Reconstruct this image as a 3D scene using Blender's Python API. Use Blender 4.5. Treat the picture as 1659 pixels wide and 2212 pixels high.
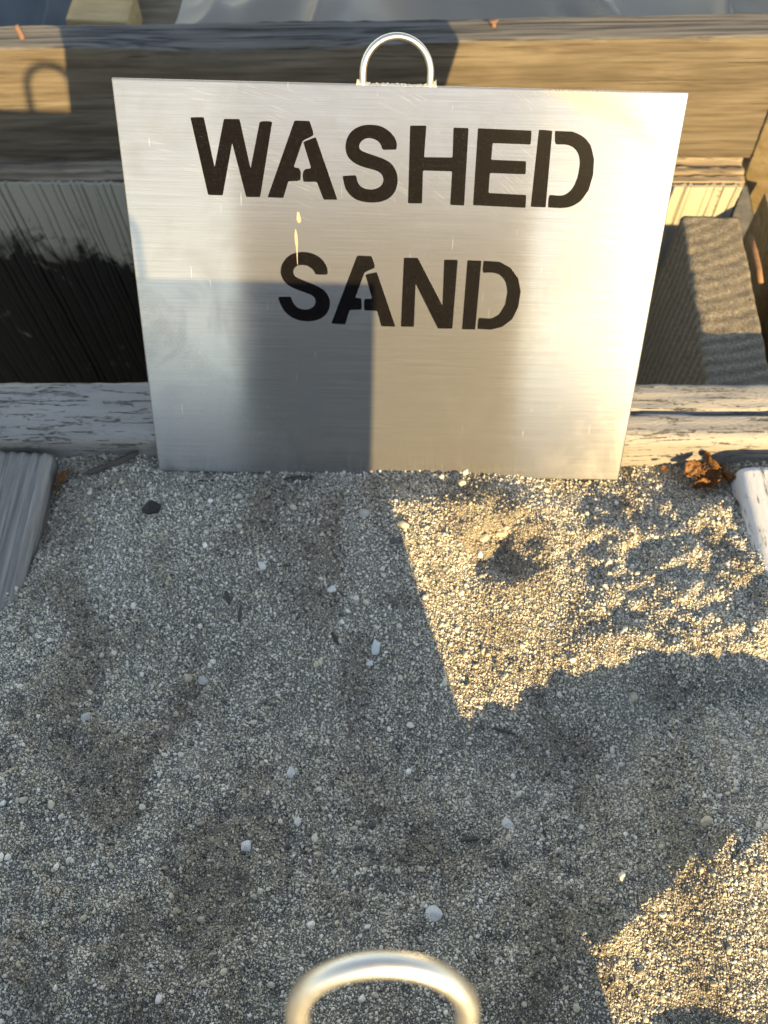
import bpy, bmesh, math, random
from mathutils import Vector, Matrix, noise, Quaternion
random.seed(7)
for o in list(bpy.data.objects):
    bpy.data.objects.remove(o)
SC = bpy.context.scene
COL = SC.collection

# ------------------------------------------------------------------ camera, sky, sun, exposure
CAM_H = 0.71
PITCH = 62.668
cam_data = bpy.data.cameras.new("camera")
cam = bpy.data.objects.new("camera", cam_data)
COL.objects.link(cam)
cam.location = (0, 0, CAM_H)
cam.rotation_euler = (math.radians(90 - PITCH), 0, 0)
cam_data.sensor_fit = 'VERTICAL'
cam_data.sensor_height = 7.6
cam_data.sensor_width = 5.7
cam_data.lens = 7.6 * 2032.87 / 2212.0
cam_data.clip_start = 0.01
cam_data.clip_end = 2000
cam_data.dof.use_dof = True
cam_data.dof.focus_distance = 0.60
cam_data.dof.aperture_fstop = 2.1
SC.camera = cam

SUN_TRAVEL = Vector((-0.3512, 0.8552, -0.3812)).normalized()
SUN_EL = math.asin(-SUN_TRAVEL.z)
SUN_AZ = math.atan2(-SUN_TRAVEL.x, -SUN_TRAVEL.y)
world = bpy.data.worlds.new("World")
SC.world = world
world.use_nodes = True
wn = world.node_tree
wn.nodes.clear()
sky = wn.nodes.new("ShaderNodeTexSky")
sky.sky_type = 'NISHITA'
sky.sun_disc = False
sky.sun_elevation = SUN_EL
sky.sun_rotation = SUN_AZ
sky.air_density = 1.0
sky.dust_density = 0.05
sky.ozone_density = 0.3
bg = wn.nodes.new("ShaderNodeBackground")
bg.inputs['Strength'].default_value = 0.15
wo = wn.nodes.new("ShaderNodeOutputWorld")
wn.links.new(sky.outputs[0], bg.inputs['Color'])
wn.links.new(bg.outputs[0], wo.inputs['Surface'])

sun_data = bpy.data.lights.new("sun", 'SUN')
sun_data.energy = 4.6
sun_data.angle = math.radians(0.55)
sun_data.color = (1.0, 0.82, 0.46)
sun = bpy.data.objects.new("sun", sun_data)
COL.objects.link(sun)
sun.rotation_euler = SUN_TRAVEL.to_track_quat('-Z', 'Y').to_euler()
sun.location = (2, -5, 2.5)

SC.view_settings.view_transform = 'Standard'
SC.view_settings.look = 'None'
SC.view_settings.gamma = 1.0
SC.view_settings.use_curve_mapping = False
SC.view_settings.exposure = 1.5
SC.view_settings.use_white_balance = True      # camera set for shade
SC.view_settings.white_balance_temperature = 8700
SC.view_settings.white_balance_tint = 14

# ------------------------------------------------------------------ small helpers
def obj(name, mesh, mat=None, parent=None, smooth=True):
    o = bpy.data.objects.new(name, mesh)
    COL.objects.link(o)
    if mat is not None:
        mesh.materials.clear()
        mesh.materials.append(mat)
    if smooth:
        mesh.polygons.foreach_set('use_smooth', [True] * len(mesh.polygons))
    if parent is not None:
        o.parent = parent
    return o

def empty(name, loc=(0, 0, 0)):
    o = bpy.data.objects.new(name, None)
    COL.objects.link(o)
    o.location = loc
    o.empty_display_size = 0.02
    return o

def tag(o, label=None, cat=None, group=None, kind=None):
    if label: o['label'] = label
    if cat: o['category'] = cat
    if group: o['group'] = group
    if kind: o['kind'] = kind
    return o

def mesh_from(name, verts, faces):
    m = bpy.data.meshes.new(name)
    m.from_pydata([tuple(v) for v in verts], [], faces)
    m.update()
    return m

def lerp(a, b, t): return a + (b - a) * t
def smooth01(t):
    t = max(0.0, min(1.0, t)); return t * t * (3 - 2 * t)
def interp(x, pts):
    if x <= pts[0][0]: return pts[0][1]
    for (x0, y0), (x1, y1) in zip(pts, pts[1:]):
        if x <= x1: return lerp(y0, y1, (x - x0) / (x1 - x0))
    return pts[-1][1]
def smax(a, b, k):
    h = max(0.0, min(1.0, 0.5 + 0.5 * (a - b) / k))
    return lerp(b, a, h) + k * h * (1 - h)
def fbm(p, oct=3):
    s, a, f = 0.0, 1.0, 1.0
    for _ in range(oct):
        s += a * noise.noise(p * f); a *= 0.5; f *= 2.03
    return s

# ------------------------------------------------------------------ materials
class NT:
    def __init__(self, name):
        self.m = bpy.data.materials.new(name)
        self.m.use_nodes = True
        self.t = self.m.node_tree
        self.t.nodes.clear()
        self.out = self.t.nodes.new("ShaderNodeOutputMaterial")
        self.b = self.t.nodes.new("ShaderNodeBsdfPrincipled")
        self.t.links.new(self.b.outputs[0], self.out.inputs['Surface'])
        self.tc = self.t.nodes.new("ShaderNodeTexCoord")
    def n(self, typ, **kw):
        nd = self.t.nodes.new(typ)
        for k, v in kw.items(): setattr(nd, k, v)
        return nd
    def l(self, a, b): self.t.links.new(a, b)
    def mapping(self, scale=(1, 1, 1), rot=(0, 0, 0), loc=(0, 0, 0), src=None):
        mp = self.n("ShaderNodeMapping")
        mp.inputs['Scale'].default_value = scale
        mp.inputs['Rotation'].default_value = rot
        mp.inputs['Location'].default_value = loc
        self.l(src or self.tc.outputs['Object'], mp.inputs['Vector'])
        return mp.outputs[0]
    def noise(self, scale, detail=4, rough=0.6, src=None, dist=0.0):
        nd = self.n("ShaderNodeTexNoise")
        nd.inputs['Scale'].default_value = scale
        nd.inputs['Detail'].default_value = detail
        nd.inputs['Roughness'].default_value = rough
        nd.inputs['Distortion'].default_value = dist
        self.l(src or self.tc.outputs['Object'], nd.inputs['Vector'])
        return nd.outputs['Fac']
    def ramp(self, fac, stops, interp='LINEAR'):
        r = self.n("ShaderNodeValToRGB")
        r.color_ramp.interpolation = interp
        els = r.color_ramp.elements
        while len(els) < len(stops): els.new(0.5)
        for e, (p, c) in zip(els, stops):
            e.position = p
            e.color = c if len(c) == 4 else (c[0], c[1], c[2], 1)
        self.l(fac, r.inputs[0])
        return r.outputs[0]
    def gray(self, fac, a, b):
        mr = self.n("ShaderNodeMapRange", interpolation_type='LINEAR')
        mr.clamp = True
        mr.inputs['From Min'].default_value = a; mr.inputs['From Max'].default_value = b
        if isinstance(fac, (int, float)): mr.inputs['Value'].default_value = fac
        else: self.l(fac, mr.inputs['Value'])
        return mr.outputs['Result']
    def inv(self, fac, a, b):
        return self.gray(fac, b, a)
    def mix(self, fac, a, b, typ='MIX'):
        mx = self.n("ShaderNodeMix", data_type='RGBA', blend_type=typ)
        for sock, v in ((mx.inputs[0], fac), (mx.inputs[6], a), (mx.inputs[7], b)):
            if isinstance(v, (int, float)): sock.default_value = v
            elif isinstance(v, tuple): sock.default_value = v if len(v) == 4 else (*v, 1)
            else: self.l(v, sock)
        return mx.outputs[2]
    def math(self, op, a, b=None, c=None, clamp=False):
        nd = self.n("ShaderNodeMath", operation=op, use_clamp=clamp)
        for i, v in enumerate((a, b, c)):
            if v is None: continue
            if isinstance(v, (int, float)): nd.inputs[i].default_value = v
            else: self.l(v, nd.inputs[i])
        return nd.outputs[0]
    def bump(self, h, strength=0.5, dist=0.001, normal=None):
        b = self.n("ShaderNodeBump")
        b.inputs['Strength'].default_value = strength
        b.inputs['Distance'].default_value = dist
        self.l(h, b.inputs['Height'])
        if normal is not None: self.l(normal, b.inputs['Normal'])
        return b.outputs[0]
    def set(self, **kw):
        for k, v in kw.items():
            s = self.b.inputs[k]
            if isinstance(v, (int, float)): s.default_value = v
            elif isinstance(v, tuple): s.default_value = v if len(v) == 4 or len(v) == 2 else (*v, 1)
            else: self.l(v, s)
        return self.m

def wood(name, dark, mid, light, top=None, rough=0.8, grain=55.0, bump=0.5, crack=0.0):
    """timber whose length is the object's X axis; `top` = grey weathering of the upward face"""
    k = NT(name)
    g1 = k.noise(1.0, 6, 0.65, k.mapping((4.0, grain, grain)), 0.9)
    g2 = k.noise(1.0, 3, 0.6, k.mapping((14.0, grain * 4.5, grain * 4.5)))
    g3 = k.noise(5.0, 4, 0.6)
    f = k.math('ADD', k.math('MULTIPLY', g1, 0.65), k.math('MULTIPLY', g2, 0.35))
    c = k.ramp(f, [(0.40, dark), (0.5, mid), (0.60, light)])
    c = k.mix(k.gray(g3, 0.35, 0.75), c, k.mix(0.5, c, mid), 'MIX')
    blotch = k.noise(9.0, 3, 0.5, k.mapping((1, 2.5, 2.5)))
    c = k.mix(k.math('MULTIPLY', k.gray(blotch, 0.52, 0.75), 0.35), c, tuple(x * 0.55 for x in dark))
    hl = k.noise(1.0, 2, 0.5, k.mapping((6.0, grain * 7, grain * 7)), 0.4)
    hair = k.gray(hl, 0.63, 0.70)
    c = k.mix(k.math('MULTIPLY', hair, 0.55), c, tuple(x * 0.4 for x in dark))
    if top:
        ge = k.n("ShaderNodeNewGeometry")
        sx = k.n("ShaderNodeSeparateXYZ"); k.l(ge.outputs['True Normal'], sx.inputs[0])
        tg = k.ramp(k.mix(0.5, f, hl), [(0.38, tuple(min(1, x * 1.5) for x in top)), (0.50, top), (0.58, tuple(x * 0.35 for x in top))])
        c = k.mix(k.gray(sx.outputs[2], 0.45, 0.75), c, tg)
    h = k.math('ADD', k.math('ADD', k.math('MULTIPLY', g1, 0.6), k.math('MULTIPLY', g2, 0.4)), k.math('MULTIPLY', hair, -0.5))
    return k.set(**{'Base Color': c, 'Roughness': rough, 'Normal': k.bump(h, bump, 0.0015), 'Specular IOR Level': 0.25})

def painted(name, paint, under, amount=0.5, streak=(3, 60, 60), bump=0.6, mould_shade=0.0, scale=60.0, mottle=0.25):
    """old peeling paint on timber (length = X): worn streaks show the grey wood below"""
    k = NT(name)
    w = k.noise(1.0, 6, 0.7, k.mapping(streak), 1.2)
    fine = k.noise(scale * 5, 4, 0.7, k.mapping((0.35, 1, 1)))
    patch = k.noise(14.0, 4, 0.6, k.mapping((0.5, 1, 1)))
    f = k.math('ADD', k.math('MULTIPLY', w, 0.7), k.math('MULTIPLY', fine, 0.3))
    mask = k.gray(f, amount, amount + 0.10)
    pc = k.mix(k.math('MULTIPLY', k.gray(patch, 0.35, 0.7), mottle), paint, tuple(x * 0.72 for x in paint))
    uc = k.mix(k.gray(fine, 0.35, 0.65), under, tuple(x * 0.45 for x in under))
    c = k.mix(mask, pc, uc)
    if mould_shade > 0:
        mo = k.noise(22.0, 6, 0.72, k.mapping((1, 1, 0.7)), 0.8)
        sz = k.n("ShaderNodeSeparateXYZ"); k.l(k.tc.outputs['Object'], sz.inputs[0])
        tone_mask = k.inv(k.math('MULTIPLY_ADD', sz.outputs[0], 0.30, sz.outputs[2]), -0.02, 0.16)  # mould blotches, plus recess shade painted in, darker towards the bottom and left
        mo2 = k.gray(k.math('ADD', mo, k.math('MULTIPLY_ADD', tone_mask, 0.64, -0.44)), 0.42, 0.58)
        c = k.mix(mo2, c, (0.014, 0.013, 0.012))
    inv = k.math('SUBTRACT', 1.0, mask)
    h = k.math('ADD', k.math('MULTIPLY', inv, 0.8), k.math('MULTIPLY', fine, 0.5))
    return k.set(**{'Base Color': c, 'Roughness': 0.7, 'Normal': k.bump(h, bump, 0.0012), 'Specular IOR Level': 0.3})

M = {}
M['back'] = wood('weathered_tan_timber', (0.062, 0.049, 0.036), (0.108, 0.087, 0.064), (0.152, 0.129, 0.100), top=(0.105, 0.100, 0.096), grain=48, bump=0.7)
M['brown'] = wood('brown_timber', (0.16, 0.12, 0.065), (0.22, 0.17, 0.10), (0.28, 0.22, 0.14), grain=30, bump=0.4)
M['rail'] = wood('grey_timber', (0.13, 0.095, 0.065), (0.22, 0.17, 0.12), (0.30, 0.25, 0.18), grain=34, bump=0.8)
M['greyboard'] = wood('grey_corrugated_timber', (0.14, 0.13, 0.12), (0.22, 0.205, 0.188), (0.31, 0.29, 0.265), grain=60, bump=0.6)
M['ply_edge'] = wood('plywood_edge', (0.10, 0.08, 0.06), (0.20, 0.165, 0.13), (0.32, 0.27, 0.21), grain=70, bump=0.8)
M['white_top'] = painted('peeling_white_paint', (0.30, 0.285, 0.268), (0.17, 0.157, 0.143), 0.545, (20, 190, 190), 1.6, mottle=0.9, scale=120)
M['white_side'] = painted('worn_white_paint', (0.52, 0.53, 0.55), (0.15, 0.15, 0.16), 0.535, (9, 75, 75), 0.8)
M['white_ply'] = painted('old_white_plywood', (0.36, 0.345, 0.29), (0.13, 0.11, 0.085), 0.58, (60, 60, 4), 0.6, mould_shade=0.45)
k = NT('dirt_caked_timber')
wv = k.n("ShaderNodeTexWave", wave_type='RINGS', rings_direction='Z'); wv.inputs['Scale'].default_value = 26; wv.inputs['Distortion'].default_value = 2.5; wv.inputs['Detail'].default_value = 3; wv.inputs['Detail Scale'].default_value = 6
k.l(k.mapping((1, 1, 1), loc=(0.06, 0.05, 0)), wv.inputs['Vector'])
fn = k.noise(450, 5, 0.75); pn = k.noise(60, 4, 0.6)
cc = k.ramp(fn, [(0.32, (0.08, 0.068, 0.055)), (0.5, (0.24, 0.21, 0.165)), (0.68, (0.37, 0.33, 0.265))])
cc = k.mix(k.math('MULTIPLY', wv.outputs['Fac'], 0.55), cc, (0.075, 0.06, 0.045))
cc = k.mix(k.math('MULTIPLY', k.gray(pn, 0.45, 0.7), 0.4), cc, (0.24, 0.21, 0.165))
M['rail_top'] = k.set(**{'Base Color': cc, 'Roughness': 0.95, 'Normal': k.bump(k.math('ADD', fn, k.math('MULTIPLY', pn, 1.5)), 0.9, 0.002), 'Specular IOR Level': 0.1})
M['tan_clean'] = wood('new_tan_timber', (0.36, 0.24, 0.11), (0.46, 0.32, 0.16), (0.52, 0.38, 0.21), grain=30, bump=0.3)

def metal(name, base=(0.80, 0.80, 0.79), rough=0.3, sign=False):
    k = NT(name)
    if not sign:
        n1 = k.noise(300, 2)
        return k.set(**{'Base Color': base, 'Metallic': 1.0, 'Roughness': k.math('MULTIPLY_ADD', n1, 0.15, rough - 0.07)})
    # brushed sheet: horizontal brush lines, swirls left by sanding, thin scratches, dust
    brush = k.noise(1.0, 3, 0.7, k.mapping((14, 1, 1500)))
    brush2 = k.noise(1.0, 2, 0.5, k.mapping((3, 1, 220)))
    cloud = k.noise(14, 4, 0.6)
    sep = k.n("ShaderNodeSeparateXYZ"); k.l(k.tc.outputs['Object'], sep.inputs[0])
    X, Z = sep.outputs[0], sep.outputs[2]
    # swirl: arcs about a point above the left part of the plate
    dx = k.math('SUBTRACT', X, -0.20); dz = k.math('SUBTRACT', Z, -0.10)
    rad = k.math('SQRT', k.math('ADD', k.math('MULTIPLY', dx, dx), k.math('MULTIPLY', dz, dz)))
    ang = k.math('ARCTAN2', dz, dx)
    cx = k.n("ShaderNodeCombineXYZ"); k.l(k.math('MULTIPLY', rad, 1100.0), cx.inputs[0]); k.l(k.math('MULTIPLY', ang, 13.0), cx.inputs[1])
    sw = k.noise(1.0, 2, 0.6, cx.outputs[0])
    swm = k.math('MULTIPLY', k.gray(sw, 0.56, 0.75), k.math('MULTIPLY', k.gray(Z, 0.17, 0.25), k.gray(cloud, 0.42, 0.62)))
    scr = k.noise(1.0, 1, 0.5, k.mapping((900, 1, 34), (0, 0.06, 0)))
    scrm = k.gray(scr, 0.76, 0.80)
    scr2 = k.noise(1.0, 1, 0.5, k.mapping((800, 1, 50), (0, -0.6, 0)))
    scrm2 = k.gray(scr2, 0.76, 0.79)
    scrm = k.math('MAXIMUM', scrm, scrm2)
    # dirt arc top right (circle) and dusty corner bottom left (line)
    ax = k.math('SUBTRACT', X, 0.0861); az = k.math('SUBTRACT', Z, 0.1689)
    ar = k.math('SQRT', k.math('ADD', k.math('MULTIPLY', ax, ax), k.math('MULTIPLY', az, az)))
    ad = k.math('ABSOLUTE', k.math('SUBTRACT', ar, 0.1451))
    arcm = k.math('MULTIPLY', k.gray(k.math('MULTIPLY', ad, -1.0), -0.012, -0.001), k.gray(k.math('ADD', X, Z), 0.405, 0.425))
    spk = k.noise(1400, 2, 0.6)
    arcm = k.math('MULTIPLY', arcm, k.gray(spk, 0.44, 0.56))
    ld = k.math('ADD', k.math('MULTIPLY', k.math('ADD', X, 0.198), 0.80), k.math('MULTIPLY', k.math('SUBTRACT', Z, 0.170), 0.60))
    side = k.gray(k.math('ADD', k.math('MULTIPLY', ld, -1.0), k.math('MULTIPLY_ADD', k.noise(60, 3, 0.6), 0.03, -0.015)), -0.007, 0.009)
    fade = k.gray(ld, -0.085, 0.0)
    dust = k.math('MULTIPLY', k.math('MULTIPLY', side, fade), k.gray(k.noise(1700, 2, 0.7), 0.50, 0.62))
    streakb = k.math('ADD', k.math('MULTIPLY', brush, 0.88), k.math('MULTIPLY', brush2, 0.12))
    col = k.ramp(streakb, [(0.38, tuple(x * 0.82 for x in base)), (0.64, tuple(x * 1.10 for x in base))])
    col = k.mix(k.math('MULTIPLY', k.gray(cloud, 0.4, 0.75), 0.25), col, tuple(x * 0.82 for x in base))
    col = k.mix(k.math('MULTIPLY', swm, 0.35), col, (0.62, 0.62, 0.615))
    col = k.mix(k.math('MULTIPLY', scrm, 0.6), col, (0.85, 0.84, 0.80))
    smg = k.noise(1.0, 5, 0.65, k.mapping((24, 1, 17), (0, 0.5, 0)), 1.0)
    smudge = k.gray(smg, 0.50, 0.70)
    col = k.mix(k.math('MULTIPLY', smudge, 0.30), col, (0.24, 0.24, 0.24))
    dirt = k.math('ADD', k.math('MULTIPLY', arcm, 1.0), k.math('MULTIPLY', dust, 0.62), clamp=True)
    col = k.mix(dirt, col, (0.20, 0.155, 0.10))
    r = k.math('MULTIPLY_ADD', streakb, 0.06, rough - 0.03)
    r = k.math('ADD', r, k.math('MULTIPLY', swm, 0.06))
    r = k.math('ADD', r, k.math('MULTIPLY', dirt, 0.12))
    r = k.math('ADD', r, k.math('MULTIPLY', smudge, 0.05))
    tg = k.n("ShaderNodeTangent", direction_type='UV_MAP'); tg.uv_map = 'UVMap'
    h = k.math('ADD', k.math('MULTIPLY', streakb, 1.0), k.math('ADD', k.math('MULTIPLY', swm, 0.35), k.math('MULTIPLY', scrm, 0.5)))
    nb = k.bump(h, 0.05, 0.0006)
    k.set(**{'Base Color': col, 'Metallic': 1.0, 'Roughness': r, 'Anisotropic': 0.96, 'Anisotropic Rotation': 0.25, 'Tangent': tg.outputs[0]})
    # dull oxide / fine scratches: a wide, nearly matte part of the reflection
    d = k.n("ShaderNodeBsdfPrincipled")
    k.l(k.mix(0.45, col, (0.40, 0.40, 0.40)), d.inputs['Base Color']); d.inputs['Roughness'].default_value = 0.6; d.inputs['Specular IOR Level'].default_value = 0.2
    k.l(nb, d.inputs['Normal'])
    ms = k.n("ShaderNodeMixShader")
    k.l(k.math('ADD', k.math('MULTIPLY_ADD', swm, 0.12, 0.19), k.math('MULTIPLY', dirt, 0.6), clamp=True), ms.inputs[0])
    k.l(k.b.outputs[0], ms.inputs[1]); k.l(d.outputs[0], ms.inputs[2]); k.l(ms.outputs[0], k.out.inputs['Surface'])
    return k.m
M['plate'] = metal('brushed_metal', (0.335, 0.335, 0.34), 0.205, True)
M['wire_dull'] = metal('sunlit_wire', (0.60, 0.585, 0.55), 0.40)
M['wire'] = metal('bright_wire', (0.60, 0.585, 0.55), 0.34)

k = NT('black_stencil_paint')
sp = k.noise(1500, 3, 0.7)
br = k.noise(1.0, 3, 0.6, k.mapping((12, 1, 700)))
pc = k.mix(k.gray(sp, 0.62, 0.70), (0.004, 0.0037, 0.0044), (0.060, 0.060, 0.062))
pc = k.mix(k.math('MULTIPLY', k.gray(br, 0.58, 0.75), 0.25), pc, (0.011, 0.0105, 0.0115))
M['paint'] = k.set(**{'Base Color': pc, 'Roughness': k.math('MULTIPLY_ADD', br, 0.15, 0.25), 'Normal': k.bump(br, 0.12, 0.0004), 'Specular IOR Level': 0.02})

k = NT('cream_drip'); M['drip'] = k.set(**{'Base Color': k.mix(k.noise(400, 3), (0.30, 0.27, 0.21), (0.22, 0.18, 0.12)), 'Roughness': 0.6})
k = NT('clear_film'); M['film'] = k.set(**{'Base Color': (0.80, 0.84, 0.88), 'Roughness': 0.2, 'Transmission Weight': 0.55, 'IOR': 1.35, 'Alpha': 0.85})
k = NT('rust'); M['rust'] = k.set(**{'Base Color': k.mix(k.noise(600, 4), (0.10, 0.05, 0.033), (0.18, 0.105, 0.075)), 'Roughness': 0.85})
k = NT('rusty_sliver'); M['sliver'] = k.set(**{'Base Color': k.mix(k.noise(1, 4, src=k.mapping((20, 400, 400))), (0.15, 0.075, 0.038), (0.25, 0.14, 0.075)), 'Roughness': 0.7})

# sand: pale, grey, dark and tan grains
def grain_mat(name, stops, var=0.25):
    k = NT(name)
    oi = k.n("ShaderNodeObjectInfo")
    c = k.ramp(oi.outputs['Random'], stops, 'LINEAR')
    sp = k.noise(2.5, 3, 0.6)
    # damp and dusty areas of the heap
    ge = k.n("ShaderNodeNewGeometry")
    tone_mask = k.noise(1.0, 4, 0.6, k.mapping((17, 9, 9), src=ge.outputs['Position']), 0.8)
    c = k.mix(k.math('MULTIPLY', k.gray(tone_mask, 0.47, 0.62), 0.85), c, k.mix(1.0, c, (0.56, 0.51, 0.45), 'MULTIPLY'))
    c = k.mix(k.math('MULTIPLY', k.inv(tone_mask, 0.34, 0.48), 0.35), c, (0.66, 0.62, 0.54))
    c = k.mix(k.math('MULTIPLY', k.gray(sp, 0.4, 0.7), var), c, (0.16, 0.155, 0.15))
    return k.set(**{'Base Color': c, 'Roughness': 0.72, 'Specular IOR Level': 0.35})
GR = [(0.0, (0.06, 0.06, 0.06)), (0.20, (0.15, 0.145, 0.14)), (0.27, (0.46, 0.43, 0.36)), (0.44, (0.64, 0.595, 0.485)), (0.58, (0.55, 0.475, 0.35)),
      (0.70, (0.70, 0.66, 0.565)), (0.88, (0.78, 0.745, 0.665)), (1.0, (0.90, 0.88, 0.84))]
M['grain'] = grain_mat('sand_grain', GR)
k = NT('sand_bed')
n1 = k.noise(700, 4, 0.7); n2 = k.noise(1800, 2, 0.6)
c = k.ramp(n1, [(0.3, (0.10, 0.094, 0.08)), (0.5, (0.24, 0.22, 0.18)), (0.7, (0.40, 0.37, 0.30))])
M['bed'] = k.set(**{'Base Color': c, 'Roughness': 0.9, 'Normal': k.bump(k.math('ADD', n1, n2), 0.8, 0.0015)})

k = NT('yard_ground')
n1 = k.noise(40, 5, 0.7)
M['ground'] = k.set(**{'Base Color': k.ramp(n1, [(0.3, (0.08, 0.077, 0.072)), (0.7, (0.16, 0.152, 0.14))]), 'Roughness': 0.95, 'Normal': k.bump(n1, 0.6, 0.01)})

# ------------------------------------------------------------------ shapes
def timber_mesh(name, L, W, H, step=0.008, cs=0.003, amp=0.0006, gfreq=60.0, wav=0.0012, rnd=0.003, seed=0.0, extra=None, cap=True):
    """beam: length X (0..L), width Y (-W/2..W/2), height Z (-H..0); rough weathered surface"""
    prof = []
    ny, nz = max(2, int(W / cs)), max(2, int(H / (cs * 1.5)))
    r = rnd
    hy = W / 2 - r
    def arc(cy, cz, a0):
        for i in range(1, 4):
            a = a0 + (math.pi / 2) * i / 4
            prof.append((cy + r * math.cos(a), cz + r * math.sin(a), math.cos(a), math.sin(a)))
    for i in range(ny + 1): prof.append((lerp(hy, -hy, i / ny), 0.0, 0.0, 1.0))
    arc(-hy, -r, math.pi / 2)
    for i in range(nz + 1): prof.append((-W / 2, lerp(-r, -H + r, i / nz), -1.0, 0.0))
    arc(-hy, -H + r, math.pi)
    for i in range(3): prof.append((lerp(-hy, hy, i / 2), -H, 0.0, -1.0))
    arc(hy, -H + r, 1.5 * math.pi)
    for i in range(nz + 1): prof.append((W / 2, lerp(-H + r, -r, i / nz), 1.0, 0.0))
    arc(hy, -r, 0.0)
    n = len(prof)
    nx = max(2, int(L / step))
    verts, faces = [], []
    for i in range(nx + 1):
        x = L * i / nx
        for (y, z, ny_, nz_) in prof:
            q = Vector((x * 2.2, y * gfreq, z * gfreq)) + Vector((seed, seed * 1.7, 0))
            d = amp * (fbm(q, 3)) + wav * noise.noise(Vector((x * 7 + seed, y * 14, z * 14)))
            if ny_ != 0 and nz_ != 0: d += amp * 2.0 * noise.noise(Vector((x * 60, y * 40 + seed, z * 40)))
            p = Vector((x, y + ny_ * d, z + nz_ * d))
            if extra: p = extra(p, ny_, nz_)
            verts.append(p)
    for i in range(nx):
        for j in range(n):
            a, b = i * n + j, i * n + (j + 1) % n
            faces.append((a, b, b + n, a + n))
    if cap:
        for i0, flip in ((0, True), (nx * n, False)):
            c = Vector((0, 0, 0))
            for j in range(n): c += verts[i0 + j]
            c /= n
            ring = list(range(i0, i0 + n))
            mid = []
            base = len(verts)
            for j in range(n):
                pj = verts[i0 + j].lerp(c, 0.12)
                pj.x += 0.0004 * noise.noise(pj * 300)
                verts.append(pj); mid.append(base + j)
            verts.append(c); ci = len(verts) - 1
            for j in range(n):
                k2 = (j + 1) % n
                f1 = (ring[j], ring[k2], mid[k2], mid[j]); f2 = (mid[j], mid[k2], ci)
                faces.append(f1[::-1] if not flip else f1); faces.append(f2[::-1] if not flip else f2)
    m = mesh_from(name, verts, faces)
    return m

def fix_normals(m):
    bm = bmesh.new(); bm.from_mesh(m)
    bmesh.ops.recalc_face_normals(bm, faces=bm.faces)
    bm.to_mesh(m); bm.free()

def place(o, a, b, up=(0, 0, 1)):
    """object X axis from a to b, Z near `up`"""
    a, b = Vector(a), Vector(b)
    X = (b - a).normalized(); Z = Vector(up); Y = Z.cross(X).normalized(); Z = X.cross(Y)
    mt = Matrix((X, Y, Z)).transposed().to_4x4(); mt.translation = a
    o.matrix_world = mt
    return o

def timber(name, a, b, W, H, mat, label, cat, up=(0, 0, 1), **kw):
    L = (Vector(b) - Vector(a)).length
    m = timber_mesh(name, L, W, H, **kw)
    fix_normals(m)
    o = obj(name, m, mat)
    place(o, a, b, up)
    return tag(o, label, cat)

def box_mesh(name, x0, x1, y0, y1, z0, z1, bev=0.0, seg=2):
    bm = bmesh.new()
    bmesh.ops.create_cube(bm, size=1.0)
    for v in bm.verts:
        v.co = Vector((lerp(x0, x1, v.co.x + 0.5), lerp(y0, y1, v.co.y + 0.5), lerp(z0, z1, v.co.z + 0.5)))
    if bev > 0: bmesh.ops.bevel(bm, geom=list(bm.edges), offset=bev, segments=seg, affect='EDGES', profile=0.5)
    m = bpy.data.meshes.new(name); bm.to_mesh(m); bm.free()
    return m

def tube_mesh(name, pts, r, seg=16, closed=False, rfun=None):
    verts, faces = [], []
    prev = None
    n = len(pts)
    for i, p in enumerate(pts):
        p = Vector(p)
        t = (Vector(pts[min(i + 1, n - 1)]) - Vector(pts[max(i - 1, 0)])).normalized()
        if prev is None:
            ref = Vector((0, 1, 0)) if abs(t.y) < 0.9 else Vector((1, 0, 0))
            u = t.cross(ref).normalized()
        else:
            u = (prev - t * prev.dot(t)).normalized()
        prev = u
        w = t.cross(u)
        rr = rfun(i / (n - 1)) * r if rfun else r
        for j in range(seg):
            a = 2 * math.pi * j / seg
            verts.append(p + (u * math.cos(a) + w * math.sin(a)) * rr)
    for i in range(n - 1):
        for j in range(seg):
            a, b = i * seg + j, i * seg + (j + 1) % seg
            faces.append((a, b, b + seg, a + seg))
    faces.append(tuple(range(seg))[::-1]); faces.append(tuple(range((n - 1) * seg, n * seg)))
    m = mesh_from(name, verts, faces)
    fix_normals(m)
    return m

# ------------------------------------------------------------------ ground and neighbouring sand beds
g = obj('ground', mesh_from('ground', [(-600, -600, -0.60), (600, -600, -0.60), (600, 600, -0.60), (-600, 600, -0.60)], [(0, 1, 2, 3)]), M['ground'], smooth=False)
tag(g, kind='structure')

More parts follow.
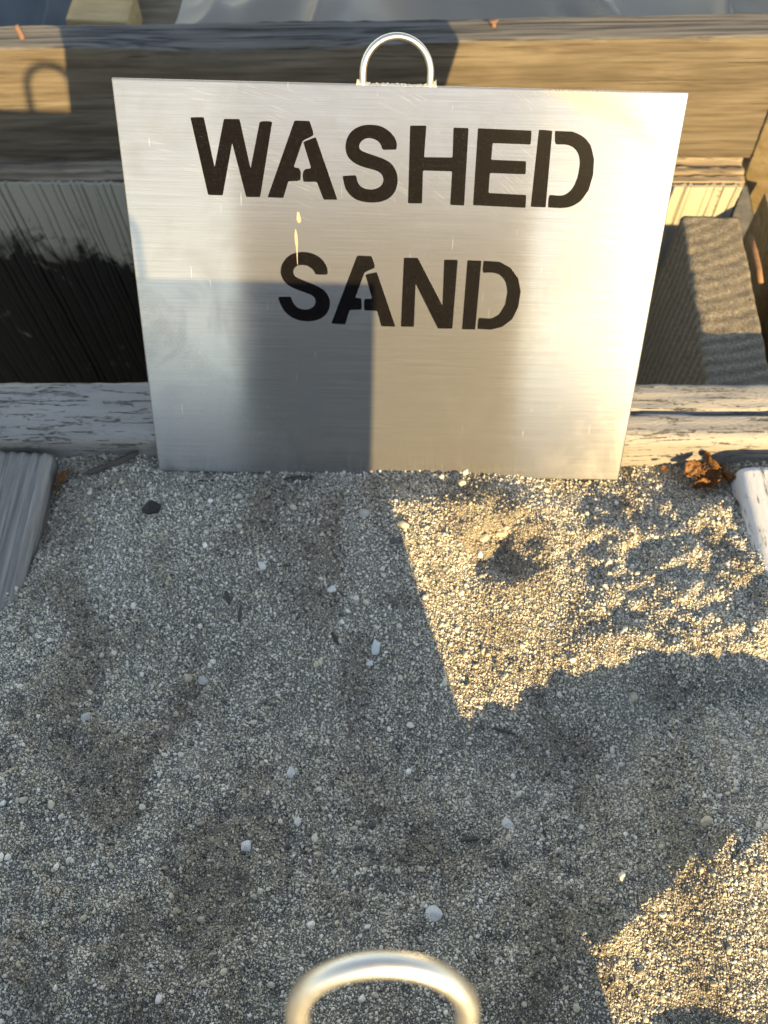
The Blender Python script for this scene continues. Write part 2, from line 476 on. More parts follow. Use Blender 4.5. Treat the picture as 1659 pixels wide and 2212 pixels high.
# ------------------------------------------------------------------ the sand
CREST_Y = [(-0.40, 0.03), (-0.20, 0.01), (-0.02, -0.02), (0.06, 0.0), (0.1245, 0.024), (0.162, 0.050), (0.197, 0.075), (0.247, 0.092), (0.30, 0.10), (0.40, 0.11)]
SLOPE = [(-0.40, 0.24), (-0.25, 0.25), (-0.05, 0.34), (0.06, 0.46), (0.14, 0.66), (0.40, 0.70)]
VALLEY = [(-0.2, 0.002), (0.10, 0.002), (0.17, 0.004), (0.22, 0.007), (0.28, 0.012), (0.335, 0.017), (0.365, 0.013), (0.392, 0.0), (0.42, -0.004), (0.46, -0.006)]
def bumpf(x, y, cx, cy, r, h):
    d2 = ((x - cx) ** 2 + (y - cy) ** 2) / (r * r)
    return h * math.exp(-d2 * 1.2) if d2 < 6 else 0.0
def sand_h(x, y):
    v = interp(y, VALLEY)
    v = lerp(v, -0.004, smooth01((-0.16 - x) / 0.10) * smooth01((y - 0.24) / 0.06))
    yc = interp(x, CREST_Y) + 0.010 * noise.noise(Vector((x * 38, 3.1, 0))) + 0.007 * noise.noise(Vector((x * 85, 1.1, 0)))
    d = y - yc
    top = 0.075 + 0.010 * smooth01((x - 0.17) / 0.09) + 0.004 * noise.noise(Vector((x * 20, y * 20, 7)))
    b = top - interp(x, SLOPE) * max(0.0, d) - max(0.0, -d) * 0.10
    rt = smooth01((x - 0.11) / 0.07)
    v = lerp(v, lerp(0.027, -0.016, (y - 0.24) / 0.16) + 0.10 * (x - 0.18), rt * smooth01((y - 0.20) / 0.05))
    v += 0.0045 * noise.noise(Vector((x * 26 + y * 5, y * 6, 8.8))) * smooth01((0.36 - y) / 0.08)      # scoop marks running down the bin
    b += (0.005 * noise.noise(Vector((x * 55, y * 55, 3.3))) + 0.003 * noise.noise(Vector((x * 110, y * 110, 6.3)))) * smooth01((d + 0.03) / 0.03)
    h = smax(v, b, 0.010)
    # the crest itself is rather sharp
    h += bumpf(x, y, -0.235, 0.385, 0.045, 0.014)        # mound beside the sign
    h += bumpf(x, y, -0.272, 0.315, 0.022, 0.007)
    h += bumpf(x, y, 0.03, 0.372, 0.050, 0.006)          # ridge against the plate
    wx = 0.012 * noise.noise(Vector((x * 60, y * 60, 9))); wy = 0.012 * noise.noise(Vector((x * 60, y * 60, 14)))
    h -= bumpf(x + wx, y + wy, 0.098, 0.328, 0.026, 0.024)         # small pit
    h += bumpf(x, y, 0.078, 0.332, 0.012, 0.004)
    h += bumpf(x, y, 0.122, 0.303, 0.014, 0.004)
    h += bumpf(x, y, 0.275, 0.365, 0.020, 0.010)
    h -= bumpf(x, y, 0.284, 0.402, 0.020, 0.016)         # hollow where the leaves lie
    h -= bumpf(x, y, -0.275, 0.405, 0.010, 0.006)
    rl = smooth01((x - 0.13) / 0.06) * smooth01((0.40 - y) / 0.04) * smooth01((y - 0.19) / 0.06)
    h += rl * (0.0062 * noise.noise(Vector((x * 42, y * 48, 1.3))) + 0.0042 * noise.noise(Vector((x * 90, y * 95, 4.3))))
    h += 0.0026 * noise.noise(Vector((x * 15, y * 15, 0.4))) + 0.0015 * noise.noise(Vector((x * 48, y * 48, 2.0))) + 0.0008 * noise.noise(Vector((x * 130, y * 130, 5.0)))
    # stays just under the lower edge of the plate
    if 0.385 < y and -0.21 < x < 0.22:
        h = min(h, -0.0012 - 0.0205 * (x - 0.0047) + 0.014 * smooth01((0.402 - y) / 0.02) + 0.007 * math.exp(-((x - 0.02) / 0.06) ** 2) + 0.0032 * noise.noise(Vector((x * 45, 0.3, 2))))
    return h
X0, X1, Y0, Y1, ST = -0.365, 0.365, -0.095, 0.425, 0.0022
nx, ny = int((X1 - X0) / ST), int((Y1 - Y0) / ST)
verts = []
for j in range(ny + 1):
    y = Y0 + (Y1 - Y0) * j / ny
    for i in range(nx + 1):
        x = X0 + (X1 - X0) * i / nx
        verts.append((x, y, sand_h(x, y)))
faces = [(j * (nx + 1) + i, j * (nx + 1) + i + 1, (j + 1) * (nx + 1) + i + 1, (j + 1) * (nx + 1) + i) for j in range(ny) for i in range(nx)]
sand = obj('sand', mesh_from('sand', verts, faces), M['bed'])
tag(sand, 'coarse grey washed sand filling the bin in front of the sign', 'sand', kind='stuff')

def pebble_mesh(name, seed, sub=1, flat=(1, 0.8, 0.6), rough=0.28):
    bm = bmesh.new()
    bmesh.ops.create_icosphere(bm, subdivisions=sub, radius=1.0)
    rs = random.Random(seed)
    cuts = [(Vector((rs.uniform(-1, 1), rs.uniform(-1, 1), rs.uniform(-1, 1))).normalized(), rs.uniform(0.55, 0.85)) for _ in range(6)]
    for v in bm.verts:
        p = v.co.copy()
        for nrm, dd in cuts:                       # flattened facets
            e = p.dot(nrm) - dd
            if e > 0: p -= nrm * e * 0.85
        p *= 1 + rough * noise.noise(p * 1.3 + Vector((seed * 3.1, 0, 0)))
        v.co = Vector((p.x * flat[0], p.y * flat[1], p.z * flat[2]))
    m = bpy.data.meshes.new(name); bm.to_mesh(m); bm.free()
    return m

grains = bpy.data.collections.new('grain_shapes')
for s in range(7):
    rs = random.Random(50 + s)
    m = pebble_mesh('grain_shape', s, 1 if s < 5 else 2, (1.0, rs.uniform(0.65, 0.95), rs.uniform(0.55, 0.85)))
    m.materials.append(M['grain'])
    if s >= 5: m.polygons.foreach_set('use_smooth', [True] * len(m.polygons))
    o = bpy.data.objects.new('grain_shape', m)
    grains.objects.link(o)

def scatter(ng, geo, density, smin, smax, power, seed, lift):
    nd, lk = ng.nodes, ng.links
    dp = nd.new('GeometryNodeDistributePointsOnFaces'); dp.distribute_method = 'RANDOM'
    dp.inputs['Density'].default_value = density; dp.inputs['Seed'].default_value = seed
    lk.new(geo, dp.inputs['Mesh'])
    ci = nd.new('GeometryNodeCollectionInfo'); ci.inputs['Collection'].default_value = grains
    ci.inputs['Separate Children'].default_value = True; ci.inputs['Reset Children'].default_value = True
    ip = nd.new('GeometryNodeInstanceOnPoints'); ip.inputs['Pick Instance'].default_value = True
    rv = nd.new('FunctionNodeRandomValue'); rv.data_type = 'FLOAT_VECTOR'
    rv.inputs['Min'].default_value = (0, 0, 0); rv.inputs['Max'].default_value = (6.283, 6.283, 6.283); rv.inputs['Seed'].default_value = seed + 1
    rs = nd.new('FunctionNodeRandomValue'); rs.data_type = 'FLOAT'; rs.inputs['Seed'].default_value = seed + 2
    pw = nd.new('ShaderNodeMath'); pw.operation = 'POWER'; pw.inputs[1].default_value = power
    lk.new(rs.outputs[1], pw.inputs[0])
    mr = nd.new('ShaderNodeMath'); mr.operation = 'MULTIPLY_ADD'; mr.inputs[1].default_value = smax - smin; mr.inputs[2].default_value = smin
    lk.new(pw.outputs[0], mr.inputs[0])
    # lift each grain a little along z with its size
    sp = nd.new('GeometryNodeSetPosition')
    cz = nd.new('ShaderNodeCombineXYZ'); ml = nd.new('ShaderNodeMath'); ml.operation = 'MULTIPLY'; ml.inputs[1].default_value = lift
    rl_ = nd.new('FunctionNodeRandomValue'); rl_.data_type = 'FLOAT'; rl_.inputs['Seed'].default_value = seed + 3
    m2 = nd.new('ShaderNodeMath'); m2.operation = 'MULTIPLY'
    lk.new(mr.outputs[0], ml.inputs[0]); lk.new(ml.outputs[0], m2.inputs[0]); lk.new(rl_.outputs[1], m2.inputs[1]); lk.new(m2.outputs[0], cz.inputs[2])
    lk.new(dp.outputs['Points'], sp.inputs['Geometry']); lk.new(cz.outputs[0], sp.inputs['Offset'])
    lk.new(sp.outputs[0], ip.inputs['Points']); lk.new(ci.outputs[0], ip.inputs['Instance'])
    lk.new(rv.outputs[0], ip.inputs['Rotation']); lk.new(mr.outputs[0], ip.inputs['Scale'])
    return ip.outputs[0]

ng = bpy.data.node_groups.new('grain_scatter', 'GeometryNodeTree')
ng.interface.new_socket('Geometry', in_out='INPUT', socket_type='NodeSocketGeometry')
ng.interface.new_socket('Geometry', in_out='OUTPUT', socket_type='NodeSocketGeometry')
gi = ng.nodes.new('NodeGroupInput'); go = ng.nodes.new('NodeGroupOutput')
jn = ng.nodes.new('GeometryNodeJoinGeometry')
ng.links.new(gi.outputs[0], jn.inputs[0])
for args in ((760000, 0.00036, 0.00092, 1.5, 11, 0.9), (120000, 0.0007, 0.0017, 1.9, 23, 0.9), (4200, 0.0014, 0.0036, 2.4, 37, 0.7)):
    ng.links.new(scatter(ng, gi.outputs[0], *args), jn.inputs[0])
ng.links.new(jn.outputs[0], go.inputs[0])
md = sand.modifiers.new('grains', 'NODES'); md.node_group = ng

# ------------------------------------------------------------------ timber of the bins
def split(p, ny_, nz_):
    # long drying split on the right half of the painted divider
    x = p.x - 0.75
    if nz_ > 0.5 and x > 0.15:
        yc = -0.002 + 0.004 * noise.noise(Vector((x * 9, 0, 0)))
        w = 0.0009 + 0.0022 * smooth01((x - 0.2) / 0.25)
        d = abs(p.y - yc)
        p.z -= 0.012 * max(0.0, 1 - d / (w + 0.0012)) ** 0.6 if d < w + 0.0012 else 0.0
    # peeling, slightly hollow top
    p.z += 0.0014 * noise.noise(Vector((x * 16, p.y * 120, 3))) * (1 if nz_ > 0.5 else 0)
    return p
timber('divider_board', (-0.75, 0.452, 0.028), (0.75, 0.452, 0.028), 0.060, 0.58, M['white_top'],
       'long board with peeling white paint that the washed sand sign leans on', 'board', step=0.007, cs=0.0022, amp=0.0009, gfreq=70, wav=0.0015, rnd=0.007, seed=3.0, extra=split)

def wane(p, ny_, nz_):
    # worn upper front arris, deeper in places
    x = p.x
    w = smooth01((noise.noise(Vector((x * 2.3 + 1.7, 0, 0))) - 0.05) / 0.4)
    if ny_ < 0 or nz_ > 0:
        e = max(0.0, 1 - (abs(p.y + 0.019) + abs(p.z)) / 0.030)
        p.z -= 0.010 * w * e; p.y += 0.008 * w * e
    return p
bA, bB = (-0.90, 0.9306 + 0.019, 0.0140), (0.85, 0.8118 + 0.019, 0.1313)
bo = timber('back_board', bA, bB, 0.038, 0.152, M['back'],
       'tan weathered plank standing on edge behind the sign', 'board', step=0.009, cs=0.003, amp=0.0007, gfreq=75, wav=0.0012, rnd=0.003, seed=9.0, extra=wane)
# plank set at an angle into the corner, its lower end cut on the slant
sv = [(0.405, 0.8400, 0.115), (0.4135, 0.8395, -0.072), (0.452, 0.816, -0.150), (0.62, 0.690, -0.150), (0.62, 0.690, 0.115)]
bk = Vector((0.022, 0.030, 0.0))
sm = mesh_from('side_board', [Vector(q) for q in sv] + [Vector(q) + bk for q in sv], [(0, 1, 2, 3, 4), (9, 8, 7, 6, 5)] + [(q, (q + 5), (q + 1) % 5 + 5, (q + 1) % 5) for q in range(5)])
bm = bmesh.new(); bm.from_mesh(sm); bmesh.ops.recalc_face_normals(bm, faces=bm.faces); bmesh.ops.bevel(bm, geom=list(bm.edges), offset=0.002, segments=2, affect='EDGES', profile=0.5); bm.to_mesh(sm); bm.free()
tag(obj('side_board', sm, M['brown'], smooth=False), 'brown plank meeting the tan back plank at the right edge of the picture', 'board')

def rough_top(p, ny_, nz_):
    if nz_ > 0.3:
        # curved growth bands worn into relief, caked with dirt
        r = math.hypot(p.x - 0.02, (p.y + 0.055) * 1.0)
        p.z += 0.0012 * fbm(Vector((p.x * 60, p.y * 60, 2)), 2)
    return p
timber('support_rail', (0.337, 0.716, -0.012), (0.331, 0.487, -0.012), 0.060, 0.40, M['rail_top'],
       'short rough timber with a dirt-caked top behind the right end of the sign', 'timber', step=0.0025, cs=0.0022, amp=0.0008, gfreq=40, wav=0.001, rnd=0.005, seed=21.0, extra=rough_top)

def corrug(p, ny_, nz_):
    if nz_ > 0.5: p.z += 0.0011 * math.sin(p.y * 640 + 1.2 * noise.noise(Vector((p.x * 6, p.y * 60, 0))))
    # notch in the inner edge
    if p.y < -0.018 and 0.052 < p.x < 0.11: p.y += 0.004 * smooth01((p.x - 0.050) / 0.004)
    return p
timber('grey_side_board', (-0.3115, 0.4155, 0.017), (-0.327, 0.02, 0.014), 0.056, 0.045, M['greyboard'],
       'bare grey ridged board at the left edge, half buried in sand', 'board', step=0.004, cs=0.0016, amp=0.0006, gfreq=90, wav=0.001, rnd=0.003, seed=31.0, extra=corrug)
timber('white_side_board', (0.331, 0.398, 0.022), (0.333, -0.08, 0.026), 0.062, 0.16, M['white_side'],
       'white painted board at the right edge, beside the dry leaves', 'board', step=0.004, cs=0.0022, amp=0.0007, gfreq=90, wav=0.0012, rnd=0.009, seed=41.0)
# ------------------------------------------------------------------ white plywood below the back plank
ply = empty('plywood_panel', (0, 0.84, -0.38))
tag(ply, 'white painted plywood sheet with long cracks, under the tan back plank', 'panel')
def ply_y(x): return 0.8340 - 0.0679 * x
def ply_z(x): return -0.0785 + 0.0585 * x
rs = random.Random(5)
xs = []
x = -0.70
while x < 0.405:
    xs.append(x); x += rs.uniform(0.006, 0.019)
verts, faces = [], []
rows = 26
ZB = -0.57
cols = []
for xi in xs:
    w = rs.choice((0.0003, 0.0005, 0.0007, 0.0012, 0.0020)); dp = rs.uniform(0.0012, 0.004)
    cols += [(xi - w, 0.0, xi), (xi, dp, xi), (xi + w, 0.0, xi)]
    cols.append((xi + rs.uniform(0.004, 0.007), -0.0007, xi))
for r in range(rows + 1):
    t = r / rows
    for (x, dp, xi) in cols:
        zt = ply_z(x) - 0.004; z = lerp(zt, ZB, t)
        wob = 0.0022 * noise.noise(Vector((xi * 40, z * 16, 0))) + (zt - z) * 0.04 * smooth01((0.1 - xi) / 0.5)
        verts.append((x + wob, ply_y(x) - 0.84 + dp * (0.7 + 0.6 * noise.noise(Vector((xi * 30, z * 20, 5)))) + 0.0006 * noise.noise(Vector((x * 90, z * 12, 1))), z + 0.38))
nc = len(cols)
for r in range(rows):
    for c in range(nc - 1):
        a = r * nc + c
        faces.append((a, a + nc, a + nc + 1, a + 1))
pm = mesh_from('painted_face', verts, faces); fix_normals(pm)
pf = obj('painted_face', pm, M['white_ply'], ply, smooth=False)
so = pf.modifiers.new('thick', 'SOLIDIFY'); so.thickness = 0.004; so.offset = -1 if pm.polygons[0].normal.y < 0 else 1
for q, (off, th, dz) in enumerate(((0.0045, 0.009, -0.0035), (0.0145, 0.0095, 0.001), (0.0245, 0.009, -0.002), (0.0300, 0.004, 0.004))):
    m = timber_mesh('ply_layer', 1.11, th, 0.46, step=0.006, cs=0.0016, amp=0.0014, gfreq=120, wav=0.0022, rnd=0.0012, seed=60 + q)
    fix_normals(m)
    o = obj('ply_layer', m, M['ply_edge'], ply)
    a = Vector((-0.70, ply_y(-0.70) + off + 0.008 - 0.84, ply_z(-0.70) + dz + 0.38)); b = Vector((0.408, ply_y(0.408) + off + 0.008 - 0.84, ply_z(0.408) + dz + 0.38))
    X = (b - a).normalized(); Y = Vector((0, 0, 1)).cross(X).normalized(); Z = X.cross(Y)
    mt = Matrix((X, Y, Z)).transposed().to_4x4(); mt.translation = a
    o.matrix_local = mt
# bottom and right wall of the empty bin
fl = obj('bin_floor', box_mesh('bin_floor', -0.75, 0.46, 0.40, 0.90, -0.598, -0.570, 0.002), M['rail'], smooth=False)
tag(fl, 'dark wooden floor of the empty bin behind the sign', 'floor board')
lw = obj('bin_side_panel', box_mesh('bin_side_panel', 0.425, 0.440, 0.486, 0.800, -0.60, -0.060, 0.001), M['brown'], smooth=False)
tag(lw, 'dark brown sheet below the brown plank on the right', 'panel')

# ------------------------------------------------------------------ front bin (mostly below the picture): its divider and sand carry the second sign
timber('front_divider_board', (-0.75, -0.131, 0.125), (0.75, -0.131, 0.108), 0.060, 0.46, M['white_top'],
       'painted divider board in front of the sand, below the picture', 'board', step=0.012, cs=0.004, amp=0.0009, gfreq=70, rnd=0.007, seed=77.0)
def bed(name, x0, x1, y0, y1, z, label, sl=0.0):
    st = 0.012; a, b = int((x1 - x0) / st), int((y1 - y0) / st); v = []
    for j in range(b + 1):
        for i in range(a + 1):
            x = x0 + (x1 - x0) * i / a; y = y0 + (y1 - y0) * j / b
            v.append((x, y, z + sl * (y - y0) + 0.006 * noise.noise(Vector((x * 14, y * 14, z * 30))) + 0.002 * noise.noise(Vector((x * 60, y * 60, 1)))))
    f = [(j * (a + 1) + i, j * (a + 1) + i + 1, (j + 1) * (a + 1) + i + 1, (j + 1) * (a + 1) + i) for j in range(b) for i in range(a)]
    o = obj(name, mesh_from(name, v, f), M['bed'])
    tag(o, label, 'sand', kind='stuff')
bed('sand_bed', -0.75, 0.75, -0.60, -0.162, 0.088, 'sand of the next bin below the picture')
bed('sand_bed', -0.80, -0.342, -0.10, 0.42, -0.03, 'sand of the bin left of the grey board')
bed('sand_bed', 0.363, 0.80, -0.10, 0.42, -0.04, 'sand of the bin right of the white board')

# ------------------------------------------------------------------ the signs
EX = Vector((0.9997, -0.0114, -0.0207)).normalized()
EZ = Vector((0.0137, 0.5013, 0.8652)); EZ = (EZ - EX * EZ.dot(EX)).normalized()
EY = EZ.cross(EX)
SIGN_MT = Matrix((EX, EY, EZ)).transposed().to_4x4()
SW, SH, STH = 0.400, 0.3127, 0.003
def plate_mesh():
    m = box_mesh('plate', -SW / 2, SW / 2, 0.0, STH, 0.0, SH, 0.0012, 3)
    uv = m.uv_layers.new(name='UVMap')
    for lp in m.loops:
        c = m.vertices[lp.vertex_index].co
        uv.data[lp.index].uv = (c.x, c.z)
    return m
def handle_mesh(cx, half, height, r):
    """bent wire loop: two straight legs and an arch"""
    R = half - r
    zc = SH + height - half
    pts = [(cx - R, 0.0045, SH - 0.022)]
    n = 5
    for i in range(n + 1): pts.append((cx - R, 0.0045 - 0.003 * i / n, lerp(SH - 0.015, zc, i / n)))
    for i in range(1, 36):
        a = math.pi - math.pi * i / 36
        pts.append((cx + R * math.cos(a), 0.0015, zc + R * math.sin(a)))
    for i in range(n + 1): pts.append((cx + R, 0.0015 + 0.003 * i / n, lerp(zc, SH - 0.015, i / n)))
    pts.append((cx + R, 0.0045, SH - 0.022))
    return tube_mesh('handle', pts, r, 20)

LETTERS = [
    ('W', [[(-0.1476, 0.2886), (-0.1381, 0.2889), (-0.133, 0.2553), (-0.1241, 0.2881), (-0.113, 0.2882), (-0.1071, 0.255), (-0.0989, 0.2872), (-0.0901, 0.2873), (-0.1011, 0.2348), (-0.1114, 0.2347), (-0.1193, 0.2721), (-0.1285, 0.2354), (-0.1392, 0.2355)]]),
    ('A', [[(-0.0745, 0.2882), (-0.0638, 0.2881), (-0.0607, 0.2787), (-0.0689, 0.275), (-0.076, 0.2564), (-0.0708, 0.2559), (-0.071, 0.2471), (-0.0801, 0.2466), (-0.0841, 0.2346), (-0.0957, 0.2348)], [(-0.0687, 0.274), (-0.0596, 0.2775), (-0.0444, 0.2343), (-0.0546, 0.2341), (-0.0594, 0.2466), (-0.0696, 0.2465), (-0.0694, 0.2552), (-0.0633, 0.2559)]]),
    ('S', [[(-0.0019, 0.2752), (-0.002, 0.2703), (-0.0122, 0.27), (-0.0136, 0.2742), (-0.0171, 0.2769), (-0.0219, 0.2779), (-0.0258, 0.2768), (-0.0285, 0.274), (-0.0289, 0.2713), (-0.0276, 0.2692), (-0.0241, 0.2678), (-0.0177, 0.2659), (-0.0105, 0.2637), (-0.0048, 0.2604), (-0.0016, 0.2553), (-0.0003, 0.2491), (-0.0015, 0.242), (-0.0057, 0.2364), (-0.0122, 0.2334), (-0.0195, 0.2327), (-0.0277, 0.2334), (-0.0343, 0.2365), (-0.0387, 0.2423), (-0.0408, 0.2512), (-0.0308, 0.252), (-0.0298, 0.2471), (-0.027, 0.2436), (-0.0221, 0.242), (-0.0173, 0.2423), (-0.0132, 0.2442), (-0.011, 0.2474), (-0.0111, 0.2513), (-0.0135, 0.2544), (-0.0183, 0.2562), (-0.0264, 0.2579), (-0.0328, 0.2606), (-0.0373, 0.2648), (-0.0389, 0.2709), (-0.0376, 0.2777), (-0.0337, 0.2829), (-0.0275, 0.286), (-0.0212, 0.2868), (-0.0141, 0.2862), (-0.0078, 0.283), (-0.0037, 0.2789)]]),
    ('H', [[(0.007, 0.2867), (0.0185, 0.287), (0.0179, 0.2656), (0.0383, 0.2659), (0.0377, 0.2861), (0.0484, 0.286), (0.049, 0.2323), (0.0386, 0.2325), (0.0386, 0.2563), (0.0175, 0.2564), (0.0179, 0.233), (0.0075, 0.2329)]]),
    ('E', [[(0.055, 0.2861), (0.0932, 0.2854), (0.0935, 0.276), (0.0663, 0.2764), (0.0662, 0.265), (0.0915, 0.2646), (0.092, 0.2555), (0.066, 0.2558), (0.0662, 0.2417), (0.094, 0.2409), (0.0945, 0.2316), (0.0555, 0.2327)]]),
    ('D', [[(0.0982, 0.2862), (0.1078, 0.2857), (0.1093, 0.2323), (0.0981, 0.2325)], [(0.1096, 0.2856), (0.1227, 0.2854), (0.131, 0.2822), (0.1366, 0.2763), (0.1401, 0.2672), (0.141, 0.2565), (0.1393, 0.2455), (0.1347, 0.2375), (0.128, 0.2329), (0.1199, 0.232), (0.1108, 0.2323), (0.1105, 0.2416), (0.1188, 0.2408), (0.1235, 0.2421), (0.1278, 0.2469), (0.13, 0.2548), (0.1303, 0.264), (0.1287, 0.2701), (0.1249, 0.2746), (0.1191, 0.2768), (0.1107, 0.2764)]]),
    ('S', [[(-0.0521, 0.183), (-0.0521, 0.1777), (-0.0615, 0.1776), (-0.063, 0.1813), (-0.0669, 0.1842), (-0.0715, 0.1851), (-0.0759, 0.1841), (-0.0781, 0.1814), (-0.0785, 0.1782), (-0.0767, 0.1753), (-0.0718, 0.1732), (-0.0624, 0.1696), (-0.0546, 0.1656), (-0.0507, 0.1591), (-0.0503, 0.1525), (-0.0532, 0.1458), (-0.0589, 0.1415), (-0.0661, 0.1396), (-0.0742, 0.14), (-0.0813, 0.1429), (-0.0867, 0.1479), (-0.0897, 0.1545), (-0.0908, 0.1591), (-0.0808, 0.1597), (-0.0794, 0.1546), (-0.0763, 0.1508), (-0.0715, 0.1492), (-0.0667, 0.1496), (-0.0627, 0.1523), (-0.0614, 0.1565), (-0.0629, 0.1603), (-0.0673, 0.1625), (-0.0751, 0.165), (-0.0829, 0.1685), (-0.0874, 0.1741), (-0.0885, 0.1804), (-0.0862, 0.1868), (-0.0814, 0.1921), (-0.0751, 0.1946), (-0.0682, 0.1951), (-0.0605, 0.193), (-0.0551, 0.1888)]]),
    ('A', [[(-0.0296, 0.1931), (-0.0185, 0.1929), (-0.0155, 0.1841), (-0.0237, 0.1805), (-0.0309, 0.1597), (-0.0258, 0.1595), (-0.0257, 0.1504), (-0.0351, 0.1499), (-0.0385, 0.1379), (-0.0497, 0.1383)], [(-0.0232, 0.1785), (-0.0144, 0.1807), (0.0012, 0.1369), (-0.0101, 0.1371), (-0.0136, 0.1497), (-0.0238, 0.1499), (-0.0239, 0.1592), (-0.0176, 0.1592)]]),
    ('N', [[(0.0059, 0.1923), (0.0166, 0.1924), (0.0373, 0.1554), (0.0366, 0.1915), (0.047, 0.1916), (0.0463, 0.1363), (0.0348, 0.1362), (0.0157, 0.1721), (0.0158, 0.1372), (0.0054, 0.1371)]]),
    ('D', [[(0.0543, 0.1915), (0.065, 0.1913), (0.0645, 0.136), (0.0539, 0.136)], [(0.0665, 0.1914), (0.0793, 0.1908), (0.0882, 0.1861), (0.0944, 0.1784), (0.0974, 0.1679), (0.0967, 0.1553), (0.093, 0.1453), (0.0857, 0.1387), (0.0771, 0.1362), (0.066, 0.1366), (0.0662, 0.1458), (0.0764, 0.1454), (0.0822, 0.1488), (0.0861, 0.157), (0.087, 0.1677), (0.0849, 0.1757), (0.0802, 0.1808), (0.0749, 0.1825), (0.0664, 0.1819)]]),
]
def refine(poly, closed=True, passes=1):
    """rounds a traced outline: corner cutting for the curved letters"""
    for _ in range(passes):
        out = []
        n = len(poly)
        for i in range(n):
            a, b = Vector(poly[i]), Vector(poly[(i + 1) % n])
            L = (b - a).length
            c = min(0.25 * L, 0.0006)
            d = (b - a).normalized()
            c = 0.25 * L if L < 0.0090 else 0.0005
            out.append(tuple(a + d * c)); out.append(tuple(b - d * c))
        poly = out
    return poly
def letter_mesh(name, polys):
    bm = bmesh.new()
    for poly in polys:
        poly = refine(poly, passes=2)
        vs = [bm.verts.new((p[0], -0.00012, p[1])) for p in poly]
        f = bm.faces.new(vs)
        bmesh.ops.recalc_face_normals(bm, faces=[f])
        if f.normal.y > 0: f.normal_flip()
        ex = bmesh.ops.extrude_face_region(bm, geom=[f])
        nv = [e for e in ex['geom'] if isinstance(e, bmesh.types.BMVert)]
        bmesh.ops.translate(bm, verts=nv, vec=(0, 0.0003, 0))
    bmesh.ops.triangulate(bm, faces=[f for f in bm.faces if len(f.verts) > 4])
    m = bpy.data.meshes.new(name); bm.to_mesh(m); bm.free()
    return m

sign = empty('metal_sign'); sign.matrix_world = Matrix.Translation((0.00465, 0.40375, -0.0028)) @ SIGN_MT
tag(sign, 'brushed metal plate with black stencilled words WASHED SAND, leaning on the white board', 'sign', 'metal signs with wire handles')
obj('plate', plate_mesh(), M['plate'], sign, smooth=False)
obj('handle', handle_mesh(-0.0034, 0.0257, 0.0327, 0.00245), M['wire'], sign)
for ch, polys in LETTERS:
    obj('letter', letter_mesh('letter_' + ch, polys), M['paint'], sign, smooth=False)
# ragged strip of clear film / glue along the foot of the handle
rs = random.Random(3)
v, f = [], []
nfs = 60
for i in range(nfs + 1):
    t = i / nfs; x = lerp(-0.0312, 0.0245, t)
    edge = max(0.0, 1 - min(t, 1 - t) / 0.16)
    for j in range(4):
        h = (0.0007 + 0.0026 * edge + 0.0012 * rs.random()) * j / 3
        v.append((x + rs.uniform(-0.0004, 0.0004), -0.0006 + 0.0035 * (j / 3) + rs.uniform(-0.0009, 0.0009), SH - 0.0006 + h))
for i in range(nfs):
    for j in range(3):
        a = i * 4 + j; f.append((a, a + 4, a + 5, a + 1))
fm = mesh_from('film_strip', v, f); obj('film_strip', fm, M['film'], sign)
# cream drips
def drip(pts, w):
    L_ = []; R_ = []
    n = len(pts)
    for i, (x, z, ww) in enumerate(pts): ww *= 0.75 * (1 + 0.35 * noise.noise(Vector((z * 900, 3, 0)))); L_.append((x - ww, z)); R_.append((x + ww, z))
    vs = [(x, -0.00022, z) for x, z in L_ + R_[::-1]]
    return mesh_from('drip', vs, [tuple(range(len(vs)))])
d1 = [(-0.0737, 0.2250, 0.0003), (-0.0736, 0.2242, 0.0012), (-0.0734, 0.2225, 0.0018), (-0.0733, 0.2205, 0.0020), (-0.0731, 0.2190, 0.0021), (-0.0730, 0.2175, 0.0016), (-0.0730, 0.2166, 0.0004)]
d2 = [(-0.0758, 0.2120, 0.0003), (-0.0757, 0.2105, 0.0011), (-0.0756, 0.2080, 0.0015), (-0.0755, 0.2050, 0.0016), (-0.0753, 0.2020, 0.0014), (-0.0752, 0.1990, 0.0010), (-0.0751, 0.1950, 0.0006), (-0.0751, 0.1900, 0.0004), (-0.0750, 0.1860, 0.0003), (-0.0749, 0.1846, 0.0001)]
for d in (d1, d2): obj('drip', drip(d, 1), M['drip'], sign, smooth=False)

front = empty('metal_sign'); front.matrix_world = Matrix.Translation((0.00465 - 0.0093, 0.40375 - 0.5809, -0.0028 + 0.1107)) @ SIGN_MT
tag(front, 'nearer metal plate whose bright wire loop rises into the bottom of the picture', 'sign', 'metal signs with wire handles')
obj('plate', plate_mesh(), M['plate'], front, smooth=False)
obj('handle', handle_mesh(-0.0038, 0.0280, 0.0582, 0.0036), M['wire_dull'], front)

# ------------------------------------------------------------------ nails, slivers
def nail(name, base, tip, r, label, head=True):
    base, tip = Vector(base), Vector(tip)
    root = empty(name, base); tag(root, label, 'nail')
    d = tip - base
    pts = [d * t + Vector((0.0006 * math.sin(t * 3), 0, 0)) for t in (0, 0.3, 0.6, 0.8, 1.0)]
    obj('shank', tube_mesh('shank', pts, r, 10), M['rust'], root)
    if head:
        dn = d.normalized()
        obj('head', tube_mesh('head', [d - dn * 0.001, d - dn * 0.0003, d + dn * 0.0012, d + dn * 0.0018], r * 2.0, 14, rfun=lambda t: 1.0 if 0.1 < t < 0.9 else 0.8), M['rust'], root)
nail('rusty_nail', (-0.387, 0.913, 0.046), (-0.392, 0.920, 0.058), 0.0030, 'stubby rusty nail sticking out of the left end of the tan plank', head=False)
nail('rusty_nail', (0.1125, 0.884, 0.077), (0.1115, 0.887, 0.086), 0.0026, 'rusty nail head on top of the tan plank right of the wire loop')
